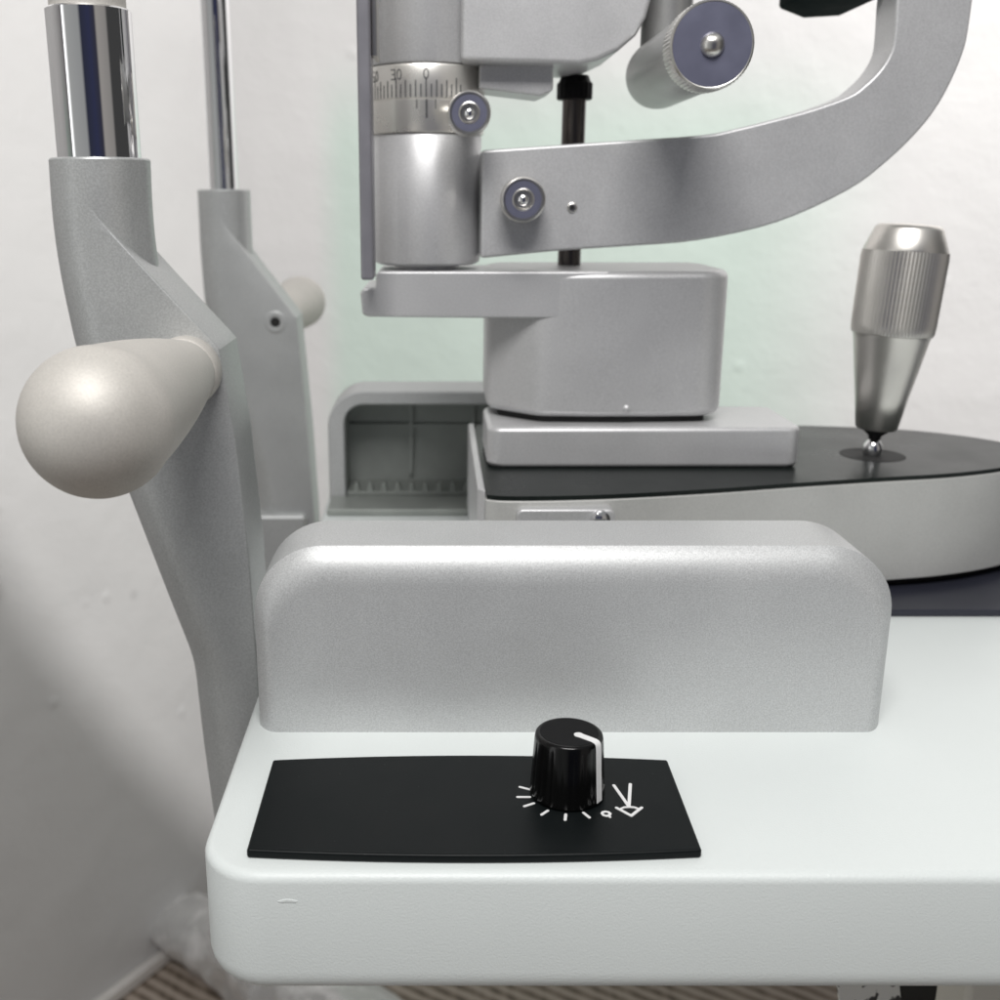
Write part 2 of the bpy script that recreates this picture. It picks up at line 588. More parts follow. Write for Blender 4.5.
# ------------------------------------------------------------------ dimmer control
dm = thing('dimmer_control', 'black dimmer plate with a round knob lying on the white table top', 'dimmer', (9, 228, 0))
PT = 2.2
back = [(x, 248.2 + 2.4 * (1 - ((x - 9) / 50.2) ** 2)) for x in [59.2 - 100.5 * k / 14 for k in range(15)]]
front = [(x, 208.4 - 2.1 * (1 - ((x - 8.6) / 50) ** 2)) for x in [-41.4 + 100 * k / 14 for k in range(15)]]
MB().xy(back + front, 0.05, PT).build('panel', M['blackplate'], dm, bevel=.6, segs=3, angle=50)
kx, ky = 31.7, 231.9
mk = MB()
zz = PT + .02
for a, b in [((20.6, 234.6), (23.0, 233.4)), ((19.7, 230.0), (22.6, 230.0)), ((21.0, 225.9), (23.3, 227.2)),
             ((24.7, 222.3), (26.3, 224.0)), ((29.9, 220.1), (30.3, 222.4)), ((35.6, 221.1), (34.5, 223.1))]:
    mk.line(a, b, .7, zz)
mk.build('dial_ticks', M['white'], dm)
sy = MB()
sy.line((43.5, 235.4), (45.5, 225.9), .8, zz, .10)
sy.line((47.6, 235.9), (45.55, 225.9), .8, zz, .13)
sy.line((42.5, 225.2), (45.4, 221.8), .75, zz, .16)
sy.line((48.4, 225.2), (45.4, 221.8), .75, zz, .19)
arcp = [(43.3, 224.6), (44.3, 225.3), (45.5, 225.5), (46.7, 225.3), (47.6, 224.6)]
for i in range(4):
    sy.line(arcp[i], arcp[i + 1], .55, zz, .22 + .01 * i)
for k in range(8):
    a0, a1 = 2 * PI * k / 8, 2 * PI * (k + 1) / 8
    sy.line((39.7 + .95 * math.cos(a0), 222.7 + .95 * math.sin(a0)), (39.7 + .95 * math.cos(a1), 222.7 + .95 * math.sin(a1)),
            .66, zz, .10 + .01 * k)
sy.line((40.0, 221.9), (40.4, 221.2), .55, zz, .2)
sy.build('lamp_symbol', M['white'], dm)
kb = MB()
NF = 20


def flute(th, i):
    return 1 - (.016 * max(0, math.cos(NF * th)) ** 2 if 2 <= i <= 6 else 0)


kprof = [(7.6, PT + .5), (8.75, PT + .5), (8.95, PT + .8), (8.93, PT + 1.4), (8.75, PT + 4), (8.45, PT + 9), (8.15, PT + 14.2),
         (8.05, PT + 15.1), (7.9, PT + 15.75), (7.55, PT + 16.1), (7.0, PT + 16.2), (0, PT + 16.2)]
kb.lathe(kprof, (kx, ky, 0), segs=160, mod=flute)
knob = kb.build('knob', M['glossblack'], dm, smooth=40)
MB().lathe([(6.95, PT + 16.22), (6.9, PT + 16.27), (0, PT + 16.27)], (kx, ky, 0), segs=64).build('knob_cap', M['matteblack'], knob)
az = math.radians(-90 + 50)
ca, sa = math.cos(az), math.sin(az)
pt = MB()


def kpt(rr, lat, z):
    return (kx + ca * rr - sa * lat, ky + sa * rr + ca * lat, z)


hw = .95
path = [(2.6, PT + 16.42), (5.2, PT + 16.42), (7.0, PT + 16.36), (7.7, PT + 16.15), (8.1, PT + 15.7), (8.25, PT + 15.0),
        (8.36, PT + 13.5), (8.62, PT + 9), (8.92, PT + 4), (9.1, PT + 1.2)]
pr_in = [(r_ - .55, z_ - .45) for r_, z_ in path]
L_o = [pt.bm.verts.new(Vector(kpt(r_, hw, z_)) * S) for r_, z_ in path]
R_o = [pt.bm.verts.new(Vector(kpt(r_, -hw, z_)) * S) for r_, z_ in path]
L_i = [pt.bm.verts.new(Vector(kpt(r_, hw, z_)) * S) for r_, z_ in pr_in]
R_i = [pt.bm.verts.new(Vector(kpt(r_, -hw, z_)) * S) for r_, z_ in pr_in]
for i in range(len(path) - 1):
    pt.bm.faces.new((L_o[i], L_o[i + 1], R_o[i + 1], R_o[i]))
    pt.bm.faces.new((L_i[i], R_i[i], R_i[i + 1], L_i[i + 1]))
    pt.bm.faces.new((L_o[i], L_i[i], L_i[i + 1], L_o[i + 1]))
    pt.bm.faces.new((R_o[i], R_o[i + 1], R_i[i + 1], R_i[i]))
pt.bm.faces.new((L_o[0], R_o[0], R_i[0], L_i[0]))
pt.bm.faces.new((L_o[-1], L_i[-1], R_i[-1], R_o[-1]))
pt.lathe([(hw * 1.15, PT + 16.28), (hw * 1.15, PT + 16.43), (0, PT + 16.45)], kpt(2.6, 0, 0), segs=20)
pt.build('pointer_line', M['white'], knob)


# ------------------------------------------------------------------ rail covers (front one and rear one)
def arch(x0, x1, z0, z1, r, n=14):
    return [(x1, z0)] + arc(x1 - r, z1 - r, r, 0, 90, n) + arc(x0 + r, z1 - r, r, 90, 180, n) + [(x0, z0)]


def arch_rings(mb, levels):
    """levels: [(x0, x1, z1, r, y)]; open ended strip of arch outlines"""
    prev = None
    out = []
    for x0, x1, z1, r_, y in levels:
        ring = [mb.bm.verts.new(Vector((x, y, z)) * S) for x, z in arch(x0, x1, 0.0, z1, r_)]
        if prev:
            for k in range(len(ring) - 1):
                mb.bm.faces.new((prev[k], prev[k + 1], ring[k + 1], ring[k]))
        prev = ring
        out.append(ring)
    return out


def rail_cover(x0, x1, z1, r, yf, yb, fillet, wall_t, label):
    """closed rounded face at yf, open side at yb"""
    s = 1 if yb > yf else -1
    root = thing('rail_cover', label, 'cover', ((x0 + x1) / 2, (yf + yb) / 2, 0), 'rail covers of the eye instrument')
    mb = MB()
    lv = []
    n = 8
    for k in range(n + 1):
        a = math.radians(50) * k / n
        ins = fillet * (math.sin(math.radians(50)) - math.sin(a)); dy = fillet * (1 - math.cos(a))
        lv.append((x0 + ins * .55, x1 - ins * .55, z1 - ins, r - ins * .4, yf + s * dy))
    lv.append((x0, x1, z1, r, yb - s * 1.2))
    lv.append((x0 + .6, x1 - .6, z1 - .6, r - .4, yb))
    lv.append((x0 + wall_t - .8, x1 - wall_t + .8, z1 - wall_t * .8 + .8, r - wall_t + .8, yb))
    lv.append((x0 + wall_t, x1 - wall_t, z1 - wall_t * .8, r - wall_t, yb - s * 1.2))
    rings = arch_rings(mb, lv)
    mb.bm.faces.new(rings[0])
    shell = mb.build('shell', M['hump'], root, smooth=20)
    # dark lining of the open side
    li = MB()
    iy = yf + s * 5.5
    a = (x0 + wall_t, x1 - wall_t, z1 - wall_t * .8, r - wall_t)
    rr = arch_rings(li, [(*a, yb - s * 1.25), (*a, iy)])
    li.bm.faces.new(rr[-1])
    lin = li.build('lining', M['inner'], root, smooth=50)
    rb_ = MB()
    for zr in (z1 * .6,):
        rb_.box(x0 + wall_t, x1 - wall_t, min(iy, iy + s * 2), max(iy, iy + s * 2), zr - 1.0, zr + 1.0)
    for k in range(1, 5):
        xr = x0 + wall_t + (x1 - x0 - 2 * wall_t) * k / 5
        rb_.box(xr - 1.0, xr + 1.0, min(iy, iy + s * 2.3), max(iy, iy + s * 2.3), 8, z1 - wall_t)
    rb_.build('ribs', M['inner'], lin)
    rk = MB()
    yk0, yk1 = sorted((iy, yb - s * 2))
    rk.box(x0 + wall_t + .3, x1 - wall_t - .3, yk0, yk1, .05, 4.5)
    xk = x0 + wall_t + 3
    yt0, yt1 = sorted((yb - s * 9, yb - s * 2.6))
    while xk < x1 - wall_t - 4:
        rk.poly_prism([(xk, 4.4), (xk + 3.4, 4.4), (xk + 2.5, 8.6), (xk + .9, 8.6)], lambda u, v, w: (u, w, v), yt0, yt1)
        xk += 6.6
    rk.build('rack', M['rack'], root, bevel=.3, segs=2)
    yp0, yp1 = sorted((yb + s * .3, yb + s * 24))
    MB().box(x0 + 1, x1 - 1, yp0, yp1, .05, 3.2).build('base_strip', M['rack'], root, bevel=.6, segs=2)
    return root


rail_cover(-48.3, 122.3, 51.8, 19, 267, 296, 13, 4.5,
           'large silver speckled cover with rounded shoulders behind the black dimmer plate')
rail_cover(-50.5, 118, 53.4, 17, 532, 500, 6, 8,
           'dark hollow rail cover with a toothed rack behind the instrument base')

# glide plate
tag(MB().xy(rrect(22, 400, 351.5, 486, 4), 0.05, 2.6).build('glide_plate', M['glide'], bevel=.5, segs=2),
    'flat dark blue glide plate lying on the white table under the instrument base', 'plate')


# ------------------------------------------------------------------ chin rest frame
cf = thing('chinrest_frame', 'silver chin rest frame with two chrome posts and rounded grips at the table end', 'chin rest',
           (-75, 440, -90))


def interp(tab, z):
    """piecewise linear lookup in [(z, x)] sorted from the top down"""
    if z >= tab[0][0]:
        return tab[0][1]
    for (z0, x0), (z1, x1) in zip(tab, tab[1:]):
        if z >= z1:
            return x0 + (x1 - x0) * (z0 - z) / (z0 - z1)
    return tab[-1][1]


def smooth_tab(tab, w=6):
    zs = [tab[0][0] - k for k in range(int(tab[0][0] - tab[-1][0]) + 1)]
    return [(z, sum(interp(tab, min(max(z + d, tab[-1][0]), tab[0][0])) for d in range(-w, w + 1)) / (2 * w + 1)) for z in zs]


def bracket(left, edge, r, yc, ztop, zbot):
    """a round tube that grows a flat web on its right side: left = silhouette of the tube, edge = right edge of the web"""
    mb = MB()
    lt = smooth_tab(left)
    prev = None
    z = ztop
    zs = [ztop, ztop - .25, ztop - .6] + [ztop - 1 - k for k in range(int(ztop - zbot) - 1)] + [zbot]
    n = 26
    for i, z in enumerate(zs):
        rr = r - (.6, .2, 0)[i] if i < 3 else r
        xc = interp(lt, z) + r
        d = max(0.0, interp(edge, z) - xc)
        c = min(.7, d * .15)
        pts = []
        for k in range(n + 1):                       # round left side, from the back to the front
            a = PI / 2 + PI * k / n
            pts.append((xc + rr * math.cos(a), yc + rr * math.sin(a)))
        yc_ = math.sqrt(max(0.0, r * r - d * d)) if d < r else 0.0
        yc_ = min(yc_, rr - c)
        for k in range(4):                           # front corner of the web
            a = -PI / 2 + PI / 2 * k / 3
            pts.append((xc + d - c + c * math.cos(a), yc - rr + c + c * math.sin(a)))
        a0 = math.acos(min(1.0, d / r)) if d < r else 0.0
        for k in range(13):                          # tube still showing beyond the web
            a = -a0 + 2 * a0 * k / 12
            q = max(d, rr * math.cos(a)) if d < r else d
            pts.append((xc + q, yc + (rr * math.sin(a) if d < r else 0)))
        for k in range(4):
            a = PI / 2 * k / 3
            pts.append((xc + d - c + c * math.cos(a), yc + rr - c + c * math.sin(a)))
        ring = [mb.bm.verts.new(Vector((x, y, z)) * S) for x, y in pts]
        if prev:
            m = len(ring)
            for k in range(m):
                mb.bm.faces.new((prev[k], prev[(k + 1) % m], ring[(k + 1) % m], ring[k]))
        else:
            mb.bm.faces.new(ring)
        prev = ring
    mb.bm.faces.new(list(reversed(prev)))
    bmesh.ops.remove_doubles(mb.bm, verts=mb.bm.verts, dist=2e-6)
    bmesh.ops.dissolve_degenerate(mb.bm, edges=mb.bm.edges, dist=2e-6)
    return mb


near_left = [(150.8, -108.2), (139.5, -108.6), (129.8, -108.5), (117.1, -107.6), (97, -105.0), (73, -98.6), (51, -92.0), (21.5, -83.2), (0, -76.5),
             (-28.7, -75.2), (-54, -73.4), (-70, -72.5)]
near_edge = [(138.4, -94.8), (133.7, -91.2), (116.9, -76.7), (99.1, -60.9), (72.5, -57.7), (35.9, -55.3), (6.8, -54.6), (-70, -54.2)]
near_b = bracket(near_left, near_edge, 13.8, 320, 150.8, -70).build('bracket', M['silver'], cf, smooth=19)
MB().box(-54.3, -50.3, 309, 331, -66, -4).build('mounting_pad', M['silver'], cf, bevel=1)

far_left = [(144.6, -120.0), (114.8, -120.2), (89.4, -119.5), (63.5, -115.7), (26, -104.4), (-5, -98), (-30, -95), (-41, -93.3), (-70, -92)]
far_edge = [(130.6, -106.8), (127.5, -104.6), (104.6, -88), (81.6, -70.8), (20, -66.6), (-28, -64.6), (-70, -64.0)]
fbm = bracket(far_left, far_edge, 13.2, 570, 144.6, -70)
far_b = fbm.build('bracket', M['silver'], cf, smooth=19)
MB().xz([(-97, -22), (-68.5, -22), (-67.5, -70), (-90, -70)], 552.5, 568).build('foot', M['silver'], cf, bevel=2.5, segs=4)
MB().box(-76, -50.3, 561, 579, -68, -44).build('mounting_pad', M['silver'], cf, bevel=1)
# screw hole in the inner face of the far bracket: a dished washer with a flat disc for the socket
hx, hz = -81.5, 79.4
MB().lathe([(5.6, 0), (5.6, .35), (4.8, .7), (2.6, .25), (2.4, -.2)], (hx, 556.9, hz), (0, -1, 0), 48, caps=False).build('screw_recess', M['silver'], far_b)
MB().lathe([(2.5, 0), (2.5, .3), (0, .3)], (hx, 556.9, hz), (0, -1, 0), 32).build('socket_shade', M['dark'], far_b)  # flat disc, its colour stands for the shade inside the hole

MB().lathe([(11.0, 150.6), (11.45, 150.8), (11.45, 189.0), (10.9, 189.5), (10.2, 189.5)], (-94.55, 320, 0), segs=64).build('chrome_sleeve', M['chrome'], cf)
MB().lathe([(10.2, 189.4), (10.2, 260)], (-94.55, 320, 0), segs=64).build('post', M['champagne'], cf)
MB().lathe([(7.15, 144.0), (7.15, 300)], (-106.7, 570, 0), segs=64).build('post', M['chrome'], cf)


def grip(base, direction):
    """pear shaped handle: collar, cone and ball end"""
    R = 15.6
    ln = 91.0
    prof = [(0, -.2), (9.5, -.2), (9.9, .3), (9.9, 8.6), (9.5, 9.0), (9.3, 9.2), (9.4, 9.6)]
    for k in range(1, 15):
        t = k / 15
        h = 9.6 + (ln - 6 - 9.6) * t
        prof.append((9.4 + (R - .45 - 9.4) * (1.5 * t - .5 * t ** 2.2), h))
    prof = [p for p in prof if p[0] <= R - .1]
    a0 = math.acos(min(1, prof[-1][0] / R))
    for k in range(1, 19):
        a = -a0 + (PI / 2 + a0) * k / 18 if False else -.32 + (PI / 2 + .32) * k / 18
        prof.append((R * math.cos(a) if k < 18 else 0, ln + R * math.sin(a)))
    mb = MB()
    hs = sorted(set(prof), key=lambda q: q[1])
    mb.lathe(hs, base, direction, 72)
    return mb


grip((-70.4, 306.9, 92.8), (0.022, -1, 0.036)).build('grip', M['champagne'], cf, smooth=50)
grip((-83, 583.1, 79), (0.0, 1, 0)).build('grip', M['champagne'], cf, smooth=50)

# ------------------------------------------------------------------ slit lamp
sl = thing('slit_lamp', 'silver slit lamp microscope with joystick on the dark glide plate', 'slit lamp', (120, 405, 2.6))
outline = spline([(18, 347), (28, 345.2), (55, 347.2), (90, 353.8), (126, 363), (160, 371), (184, 376.3), (206, 384.5), (224, 396),
                  (233, 411), (231, 427), (218, 443), (197, 455), (165, 462), (124, 465), (70, 465), (26, 465), (17.5, 460), (16.6, 430), (16.6, 380), (16.8, 352)], 6)
hs_ = MB().xy(outline, 6.0, 43.4)
hous = hs_.build('base_housing', M['housing'], sl, bevel=4.0, segs=5, angle=50, smooth=45)
cx_, cy_ = 122, 405


def shrink(pts, d):
    out = []
    n = len(pts)
    for i in range(n):
        a = Vector(pts[i - 1]); b = Vector(pts[(i + 1) % n])
        t = (b - a).normalized()
        out.append((pts[i][0] - t.y * d, pts[i][1] + t.x * d))
    return out


MB().xy(shrink(outline, .5), 42.2, 45.0).build('base_cover', M['basecover'], sl, bevel=.5, segs=2, angle=50)
MB().xy(shrink(outline, 5), 2.7, 6.2).build('base_gap_shade', M['dark'], sl)  # inset slab with the shade of the gap under the base in its colour
# end lip on the left end of the housing
MB().xy([(14.2, 352), (16.9, 349), (16.9, 462), (14.2, 460)], 9, 46.3).build('end_plate', M['body'], sl, bevel=.8, segs=2)
# joystick
jx, jy = 168.2, 406
MB().xy([(jx + 12.0 * math.cos(2 * PI * k / 48), jy + 12.0 * math.sin(2 * PI * k / 48)) for k in range(48)], 44.9, 45.08).build(
    'joystick_opening_shade', M['dark'], sl)  # flat dark disc with the opening's shade put into its colour
jax = Vector((4.4, 0.6, 76)).normalized()
jb = Vector((jx + .25, jy, 55.2))
joy = MB().lathe([(6.0, .1), (7.0, .1), (7.6, .7), (9.6, 13), (11.6, 24), (13.4, 34.6), (13.9, 36)], jb, jax, 72).build(
    'joystick', M['satin'], sl, smooth=40, origin=(jx, jy, 90))
MB().lathe([(1.7, -6), (2.4, -2.6), (4.6, -.7), (6.6, .05)], jb, jax, 40).build('neck', M['dark'], joy)
MB().lathe([(0, -12), (1.6, -11.6), (3.0, -10.4), (3.7, -8.4), (3.4, -6.2), (2.2, -4.4), (1.6, -3.6)], jb, jax, 40).build('ball_joint', M['chrome'], joy, origin=(jx, jy, 47))
gp = MB().lathe([(13.2, 35.6), (14.3, 36.2), (14.7, 37.2), (14.9, 40), (15.2, 64), (15.0, 66.4)], jb, jax, 432,
                mod=lambda th, i: 1 - (.020 * (.5 + .5 * math.cos(72 * th)) if 2 <= i <= 5 else 0)).build('knurled_grip', M['satin'], joy, smooth=30, origin=(jx + 3, jy, 105))
MB().lathe([(14.7, 66.2), (14.6, 67.2), (11.9, 74.2), (11.2, 75.3), (9.5, 75.9), (0, 76.4)], jb, jax, 96).build('grip_cap', M['satin'], joy, smooth=45, origin=(jx + 4.4, jy, 125))

# small brake plate with a screw on the front of the base
bp = MB().xz(rrect(26.9, 59.2, 22, 41.6, 2.2, 5), 341.5, 352).build('brake_plate', M['body'], sl, bevel=.8, segs=3, angle=50)
MB().lathe([(3.2, 0), (3.2, 1.4), (2.8, 2.2), (1.5, 2.8), (0, 2.9)], (54.2, 341.6, 38.2), (.25, -1, .2), 28).build('screw', M['chrome'], bp)
MB().lathe([(1.3, 0), (1.3, 6), (0, 6.4)], (54.6, 339.8, 38.0), (-.55, -.35, -.75), 20).build('lever', M['chrome'], bp)

# carrier slab and pivot housing
MB().xy(rrect(19.0, 133.5, 384.5, 428, 5.5), 45.05, 60.2).build('carrier_slab', M['body'], sl, bevel=2.0, segs=4, angle=50)
MB().xy([(24, 408), (40, 395), (70, 393.5), (100, 397), (103, 420), (103, 448), (24, 448)], 60.1, 63).build('pivot_gap_shade', M['dark'], sl)  # inset slab, its dark colour holds the shade of the narrow gap
hp = [(19.6, 440), (19.6, 411)] + spline([(20.6, 407), (29, 399), (36.6, 392.6), (42, 391)], 5, False) + \
     [(60, 390.2), (80, 390.6)] + arc(94, 404.5, 13, -86, 0, 10) + [(107.3, 440), (104, 450), (24, 450)]
MB().xy(hp, 62.6, 115.3).build('pivot_housing', M['body'], sl, bevel=3.0, segs=5, angle=50, smooth=45)
MB().lathe([(1.3, 0), (1.2, .6), (.6, 1.0), (0, 1.1)], (70, 390.4, 66.0), (0, -1, 0), 20).build('dimple', M['body'], sl)
br = MB()
br.xz([(-26.0, 100.2), (-24, 99.2), (-10, 99.0), (34, 98.6), (62, 98.6), (62, 115.15), (-19.6, 115.15), (-21.0, 114.2), (-21.0, 109.6), (-25.4, 109.2), (-26.6, 107.8)], 390.9, 432)
br.build('swing_bar', M['body'], sl, bevel=3.0, segs=5, angle=30, smooth=40)

# column with the graduated ring
ax_, ay_ = -3.0, 410.5
MB().lathe([(12, 112), (12, 116.8), (17.6, 116.8), (19.2, 117.6), (19.7, 119.2), (19.7, 161.2), (19.2, 161.8)], (ax_, ay_, 0), segs=96).build('column', M['body'], sl, smooth=40)
ring = MB().lathe([(19.3, 161.7), (20.3, 161.9), (20.5, 162.3), (20.5, 172.4), (20.25, 172.6), (20.25, 172.9), (20.5, 173.1),
                   (20.5, 183.3), (20.2, 183.9), (19.0, 184.0)], (ax_, ay_, 0), segs=128).build('graduated_ring', M['ringsteel'], sl, smooth=35, origin=(ax_, ay_, 173))
gm = MB()
RR = 20.5


def on_ring(a_deg, z, rr):
    a = math.radians(a_deg)
    return Vector((ax_ + rr * math.sin(a), ay_ - rr * math.cos(a), z)) * S


def ring_stroke(p, q, w, k=0):
    """a stroke between (degrees, z) points"""
    mmdeg = 360 / (2 * PI * RR)
    a = Vector((p[0] / mmdeg, p[1])); b = Vector((q[0] / mmdeg, q[1]))
    d = (b - a).normalized(); n = Vector((-d.y, d.x)) * w / 2
    a = a - d * w * .3; b = b + d * w * .3
    quad = [a + n, b + n, b - n, a - n]
    top_ = [gm.bm.verts.new(on_ring(v.x * mmdeg, v.y, RR + .06 + k * .006)) for v in quad]
    bot_ = [gm.bm.verts.new(on_ring(v.x * mmdeg, v.y, RR - .1)) for v in quad]
    gm.bm.faces.new(top_); gm.bm.faces.new(list(reversed(bot_)))
    for i in range(4):
        gm.bm.faces.new((top_[i], bot_[i], bot_[(i + 1) % 4], top_[(i + 1) % 4]))


for k in range(-18, 8):
    a = k * 5
    ln = 6.0 if k % 6 == 0 else (5.2 if k % 2 == 0 else 3.9)
    ring_stroke((a, 173.3), (a, 173.3 + ln), .42)
for a, z0 in ((0, 166.6), (-9, 169.6), (9, 169.6), (.8, 166.6)):
    ring_stroke((a, 172.3), (a, z0), .36)
GL = {'0': [(0, 0), (0, 1), (.55, 1), (.55, 0), (0, 0)], '3': [(0, 1), (.55, 1), (.55, .5), (.15, .5), (.55, .5), (.55, 0), (0, 0)],
      '6': [(.55, 1), (0, 1), (0, 0), (.55, 0), (.55, .5), (0, .5)]}


def ring_text(txt, a_c, z, h, w):
    mmdeg = 360 / (2 * PI * RR)
    adv = .85 * w
    x0 = -(len(txt) - 1) * adv / 2 - .275 * w
    for i, ch in enumerate(txt):
        pts = GL[ch]
        if ch == '0':
            pts = [(.275 + .275 * math.sin(t), .5 + .5 * math.cos(t)) for t in [2 * PI * k / 14 for k in range(15)]]
        for j in range(len(pts) - 1):
            p = (a_c + (x0 + i * adv + pts[j][0] * w) * mmdeg, z + pts[j][1] * h)
            q = (a_c + (x0 + i * adv + pts[j + 1][0] * w) * mmdeg, z + pts[j + 1][1] * h)
            ring_stroke(p, q, .34, j % 2 + i)


ring_text('0', 0, 179.0, 3.1, 2.9)
ring_text('30', -30, 179.0, 3.1, 2.9)
ring_text('60', -60, 179.0, 3.1, 2.9)
gm.build('scale_markings', M['mark'], ring, origin=(ax_, ay_, 173))


def clamp_knob(c, r, name='clamp_knob'):
    x, y, z = c          # centre of the face
    k = MB().lathe([(r * .55, 9), (r * .9, 8.6), (r, 8.0), (r, .9), (r * .95, .25), (r * .9, 0), (r * .80, .05), (r * .80, .5)],
                   (x, y, z), (0, 1, 0), 192, mod=lambda th, i: 1 - (.028 * (.5 + .5 * math.cos(48 * th)) if 1 <= i <= 3 else 0),
                   caps=False).build(name, M['steel'], sl, smooth=30)
    MB().lathe([(r * .80, .5), (r * .80, .12), (r * .50, .12), (r * .42, .5), (r * .40, 1.6)], (x, y, z), (0, 1, 0), 64, caps=False).build(
        'knob_face', M['purple'], k, smooth=30)
    MB().lathe([(r * .49, .1), (r * .44, -.02), (r * .38, .5), (r * .37, 1.7), (0, 1.75)], (x, y, z), (0, 1, 0), 48, caps=False).build('rim', M['steel'], k)
    MB().lathe([(r * .26, 1.6), (r * .25, .9), (r * .16, .3), (0, .1)], (x, y, z), (0, 1, 0), 32).build('pin', M['chrome'], k)
    MB().lathe([(r * .5, 8.8), (r * .5, 24)], (x, y, z), (0, 1, 0), 32).build('shaft', M['steel'], k)
    return k


clamp_knob((11.1, 370, 166.6), 7.1)
clamp_knob((29.6, 376, 139.6), 7.6)

# illumination arm above the ring
ub = MB()
ub.xz([(8.6, 184.0), (40, 183.3), (47.5, 183.0), (54, 184.2), (61, 187.4), (66.5, 192), (69.6, 197.4), (71, 203), (74, 234), (8.6, 234)], 386, 430)
ub.build('illumination_arm', M['body'], sl, bevel=1.6, segs=3, angle=30, smooth=40)
MB().lathe([(18.8, 184.05), (20.2, 184.5), (20.6, 185.6), (20.6, 234)], (ax_, ay_, 0), segs=96).build('arm_collar', M['body'], sl, smooth=40)
MB().box(-25.0, -20.6, 372, 386, 113.4, 234).build('guide_plate', M['violet'], sl, bevel=1.0, segs=3)
MB().box(-20.4, -18.6, 376, 392, 184.3, 234).build('guide_strip', M['steel'], sl, bevel=.4, segs=2)
lk = MB()
lk.xz([(15, 176.2), (36, 173.8), (40.4, 175.6), (40.4, 184.0), (15, 184.0)], 394, 416)
lk.build('link_plate', M['body'], sl, bevel=.8, segs=2)
MB().lathe([(4.4, 113), (4.4, 175.4)], (51.6, 426, 0), segs=40).build('tilt_rod', M['rod'], sl)
MB().lathe([(6.2, 175.2), (6.6, 175.6), (6.6, 180.8), (5.8, 181.6), (5.0, 183.6)], (51.6, 426, 0), segs=90,
           mod=lambda th, i: 1 - (.05 * (.5 + .5 * math.cos(18 * th)) if 1 <= i <= 2 else 0)).build('rod_cap', M['matteblack'], sl, smooth=30)

# microscope arm
low = [(16.0, 119.8), (43.5, 122.4), (68, 124.0), (92, 126.0), (119, 132.1), (142.5, 142.8), (155, 152.4), (164.6, 162.4), (170.4, 171),
       (174.2, 179.8), (176.6, 188), (177.2, 194), (177.4, 203), (177.4, 234)]
upp = [(152.2, 234), (152.2, 203), (152.6, 191), (151.6, 186), (148.8, 181.2), (144.5, 176.8), (139.6, 173.4), (128, 169.3), (116.4, 166.2), (103, 163.0), (90, 160.7), (56, 158.5), (16.0, 155.9)]
arm_pts = spline(low[:-1], 4, False) + [low[-1]] + [upp[0]] + spline(upp[1:], 4, False)
MB().xz(arm_pts, 388.0, 406).build('microscope_arm', M['body'], sl, bevel=1.0, segs=3, angle=40, smooth=30)
MB().lathe([(1.75, 0), (1.75, .35), (1.3, .6), (.8, .6), (.7, .1)], (47.4, 388.1, 136.9), (0, -1, 0), 28, caps=False).build('set_screw', M['steel'], sl)
MB().lathe([(.9, 0), (.9, .3), (0, .3)], (47.4, 388.1, 136.9), (0, -1, 0), 20).build('screw_socket_shade', M['dark'], sl)  # flat disc coloured as the shade inside the screw head

# magnification drum under the microscope body
dx, dz = 78.6, 181.9
dr_ = MB().lathe([(0, 85), (7, 84.4), (9.8, 82.6), (11.2, 79), (11.5, 74), (11.5, 10)], (dx, 330, dz), (0, 1, 0), 96).build('drum', M['gunmetal'], sl, smooth=50)
MB().lathe([(9.5, 10.5), (12.0, 10.2), (12.3, 9.6), (12.3, 1.4), (12.0, .6), (11.5, .1), (11.2, .2)], (dx, 330, dz), (0, 1, 0), 256,
           mod=lambda th, i: 1 - (.022 * (.5 + .5 * math.cos(64 * th)) if 1 <= i <= 3 else 0), caps=False).build('knurled_rim', M['steel'], dr_, smooth=30)
MB().lathe([(11.25, .6), (11.25, .15), (0, .15)], (dx, 330, dz), (0, 1, 0), 64).build('end_face', M['purple'], dr_)
MB().lathe([(3.5, .4), (3.3, -.7), (2.4, -1.7), (1.1, -2.25), (0, -2.4)], (dx, 330, dz), (0, 1, 0), 40).build('centre_button', M['steel'], dr_, smooth=60)
MB().lathe([(8.6, 182), (8.6, 234)], (79.5, 402, 0), segs=48).build('drum_mount', M['gunmetal'], sl)
MB().xz([(128.4, 240), (128.4, 208.6), (138, 205.2), (152.4, 206.0), (152.4, 240)], 398, 440).build('eyepiece_block', M['teal'], sl, bevel=1.2, segs=2)
MB().xz(rrect(62, 178, 234.05, 275, 8), 384, 440).build('microscope_body', M['body'], sl, bevel=2, segs=3)

# ------------------------------------------------------------------ clear plastic wrapping on the floor
bag = MB()
NU, NV = 40, 26
import random
random.seed(4)


def nz(u, v):
    return (math.sin(u * 7.1 + v * 3.3) + .6 * math.sin(u * 13.7 - v * 9.1 + 1.3) + .4 * math.sin(u * 23 + v * 17 + 2.1) +
            .8 * abs(math.sin(u * 5 + v * 11)) - .3)


def bagpt(u, v):
    # u 0..1 around the roll, v 0..1 along it
    th = 2 * PI * u
    e = (math.sin(PI * min(max(v, .02), .98))) ** .35
    rr = 1 + .10 * nz(u * 2 * PI / 3, v * 3)
    ends = max(0.0, 1 - abs(2 * v - 1) ** 2.6) ** .6
    y_ = 46 * rr * (.25 + .75 * ends) * math.cos(th)
    z_ = 36 * rr * ends * math.sin(th) + 4 * nz(v, u)
    a_ = (v - .5) * 350
    return (BX + .838 * a_ + dl.x * y_, BY - .545 * a_ + dl.y * y_, FZ + 40 + z_)


